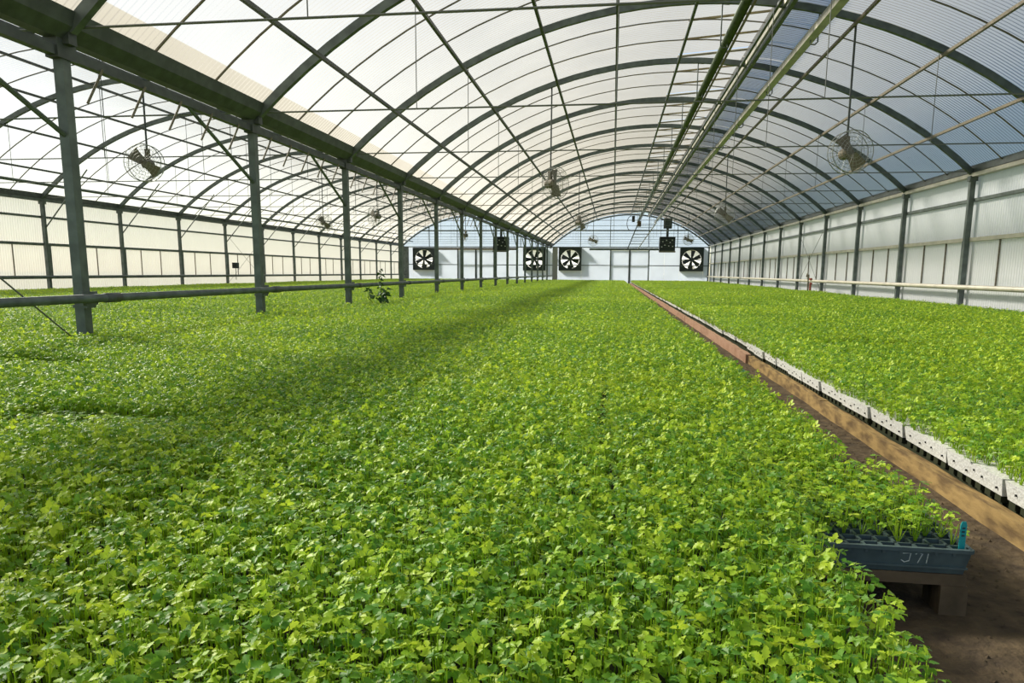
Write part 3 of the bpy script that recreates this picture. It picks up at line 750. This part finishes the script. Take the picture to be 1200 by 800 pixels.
# rows where a tray stands lower and a shaded gap shows: (x0, x1, y, height scale)
DIPS = [(-4.6, -3.0, 3.55, .55), (-2.2, -1.55, 2.35, .6), (-3.2, -.6, 15.2, .55), (-1., .7, 14.9, .6), (1.4, 3.6, 14.4, .6), (2.6, 5.4, 17., .6), (1.6, 2.4, 5.4, .6), (-3.6, -2, 26, .5), (-2.5, .5, 21.5, .55),
        (-9.5, -5, 8.2, .6), (-7.5, -4.6, 12.4, .6), (1.4, 5.4, 22.5, .6), (3.2, 3.9, 8.2, .6)]
def patches(x0, x1, y0, y1, skip=None):
    out = []; nx = max(1, round((x1 - x0) / PS)); ny = max(1, round((y1 - y0) / PS)); dx = (x1 - x0) / nx; dy = (y1 - y0) / ny
    for i in range(nx):
        for j in range(ny):
            x = x0 + (i + .5) * dx; y = y0 + (j + .5) * dy
            if skip and skip(x, y): continue
            sz = 1 + .12 * hnoise(x, y) + random.uniform(-.06, .06)
            for a, b, c, h in DIPS:
                if a < x < b and abs(y - c) < dy * .5: sz *= h * .65 + random.uniform(0, .12)
            out.append((x + random.uniform(-.01, .01), y + random.uniform(-.01, .01), ZT - .003, random.randrange(4) * pi / 2 + random.uniform(-.06, .06), sz, random.uniform(-.03, .03), random.uniform(-.03, .03)))
    return out
# middle bed: patch grid from y = 1.65 on; nearer than that single plants
YN = 1.66; XN = -1.0
make_bed('seedling_bed_middle', 'dense bed of bright green seedlings filling the middle bed from posts to aisle', patches(XM + .02, .675, YN + .36, 44.7) + patches(XM + .02, .36, YN, YN + .36) + patches(XM + .02, XN, .1, YN))
make_bed('seedling_bed_right', 'dense bed of bright green seedlings between the aisle and right wall', patches(XTR - .008, XR - .3, .5, 44.7))
make_bed('seedling_bed_left', 'dense bed of bright green seedlings in the left span beyond the posts', patches(XL + .3, XM - .02, 1.0, 44.7))

near = []
for i in range(int((.42 - XN) / GS)):
    for j in range(int((YN - .15) / GS)):
        near.append((.42 - (i + .5) * GS + random.uniform(-.010, .010), YN - (j + .5) * GS + random.uniform(-.010, .010)))
cell_x = (TX1 - TX0) / NX; cell_y = (TY1 - TY0) / NY
for i in range(NX):                        # plants of the jutting tray, its front cells empty
    for j in range(NY):
        x = TX0 + (i + .5) * cell_x; y = TY0 + (j + .5) * cell_y
        if x < .40 and y < YN + .02: continue
        if x < .36: continue
        if j < 1 or (j < 2 and random.random() < .5): continue
        near.append((x + random.uniform(-.006, .006), y + random.uniform(-.006, .006)))
cand = []
for x, y in near:
    p = Vector((x, y, ZC - .02)); u, v = project(p)
    vis = -10 < u < 1215 and v < 815 and p.dot(fwd) > 0
    cand.append((p.length if vis else 99 + p.length, x, y, vis))
cand.sort()
rest = []
leaf_me = [mesh_np('leaf', LEAVES[i][0], LEAVES[i][1], [LTONE[i]] * len(LEAVES[i][1]), 'leaf') for i in range(NLV)]
stem_me = []
for P in PLANTS:
    V = []; Fc = []; o = 0
    for a, b in P[1]:
        v, f = stalk_geo(a, b, .0012); V.append(v); Fc.append(f + o); o += len(v)
    stem_me.append(mesh_np('stem', np.concatenate(V), np.concatenate(Fc), [.75] * sum(len(q) for q in Fc), 'leaf'))
NIND = 300
for n_, (d, x, y, vis) in enumerate(cand):
    pi_ = random.randrange(16); ro = random.uniform(0, 6.28); s_ = random.uniform(.92, 1.18)
    hz_ = random.uniform(.84, 1.15) * (1 + .08 * hnoise(x * 2, y * 2))
    if x > .42: hz_ *= .72
    if n_ < NIND and vis:
        e = thing('seedling', 'leafy green seedling in the front edge of the bed nearest the camera', 'seedling', (x, y, ZT - .003), ro, 'seedlings nearest the camera')
        e.scale = (s_, s_, hz_)
        link('stem', stem_me[pi_], e)
        for li, M in PLANTS[pi_][0]:
            o = link('leaf', leaf_me[li], e); o.matrix_basis = M
    else:
        rest.append((pi_, x, y, ZT - .003, ro, s_, hz_))
V, Fc, T = assemble(rest)
tag(link('seedling_bed_front', mesh_np('seedling_bed_front', V, Fc, T, 'leaf')), 'dense bright green seedlings in the front of the middle bed', 'seedlings', kind='stuff')

# ---- tall weed between the posts
wd = thing('weed_plant', 'tall dark green weed standing out of the bed between two posts', 'plant', (-3.5, 10.55, ZT))
wr = random.Random(5)
def disc_leaf(L, W):
    v = [(0, 0, 0), (L * .3, 0, -.01), (L * .7, 0, -.03), (L, 0, -.08 * L * 6)]
    for s_ in (1, -1): v += [(L * .12, s_ * W * .6, .01), (L * .4, s_ * W, .015), (L * .75, s_ * W * .6, -.02)]
    return v, [(0, 1, 4), (1, 5, 4), (1, 2, 5), (2, 6, 5), (2, 3, 6), (0, 7, 1), (1, 7, 8), (1, 8, 2), (2, 8, 9), (2, 9, 3)]
for sx, sy, h, nl, sp in ((0, 0, .58, 12, .03), (-.22, .05, .30, 7, .05), (.12, -.08, .28, 9, .12), (-.02, .1, .26, 9, .14)):
    top = (sx + wr.uniform(-.05, .05), sy, h)
    MB().tube([(sx * .3, sy * .3, 0), (sx, sy, h * .5), top], [.008, .006, .003], 5).build('stem', 'weed_leaf', wd); stm = bpy.context.scene.collection.objects[-1]
    for i in range(nl):
        q = (i + 1) / nl; L = wr.uniform(.07, .12) if h < .5 else wr.uniform(.045, .085)
        v, f = disc_leaf(L, L * .42)
        o = MB().add(v, f).build('leaf', 'weed_leaf', stm, True); z = h * (.45 + .55 * q) if h > .5 else h * (.4 + .6 * q)
        o.location = (sx * min(1, .3 + q), sy * min(1, .3 + q), z); o.rotation_euler = (wr.uniform(-.4, .4), wr.uniform(-.5, .3), i * 2.4 + wr.uniform(-.4, .4))

# ---- small fittings on the walls
vv = thing('water_valve', 'small reddish water valve and standpipe at the foot of the right wall', 'valve', (XR - .2, YK(6) + .9, 0))
MB().tube([(0, 0, ZF), (0, 0, -.02), (0, .12, .0), (0, .2, -.08)], .025, 6).build('standpipe', 'bar', vv)
MB().tube([(0, -.25, ZF), (0, -.25, -.25), (0, -.36, -.28)], .03, 6).build('outlet_pipe', 'red_valve', vv)
MB().box(-.03, .03, -.30, -.20, -.18, -.12).build('valve_handle', 'red_valve', vv)
for y, z, h, lab in ((YK(7) + .25, .16, .20, 'small black control box on the left wall beside a post'), (YK(8) - .8, -.02, .32, 'narrow black pump on the left wall above the pipe')):
    b = thing('control_box', lab, 'box', (XL + .26, y, z))
    MB().box(-.06, .06, -.13, .13, -h / 2, h / 2).build('case', 'black', b); MB().box(.055, .07, -.10, .10, -h / 2 + .03, h / 2 - .03).build('cover', 'fan_box', b)
    MB().rod((0, 0, -h / 2), (0, 0, -.5), .012, 5).build('conduit', 'steel', b)
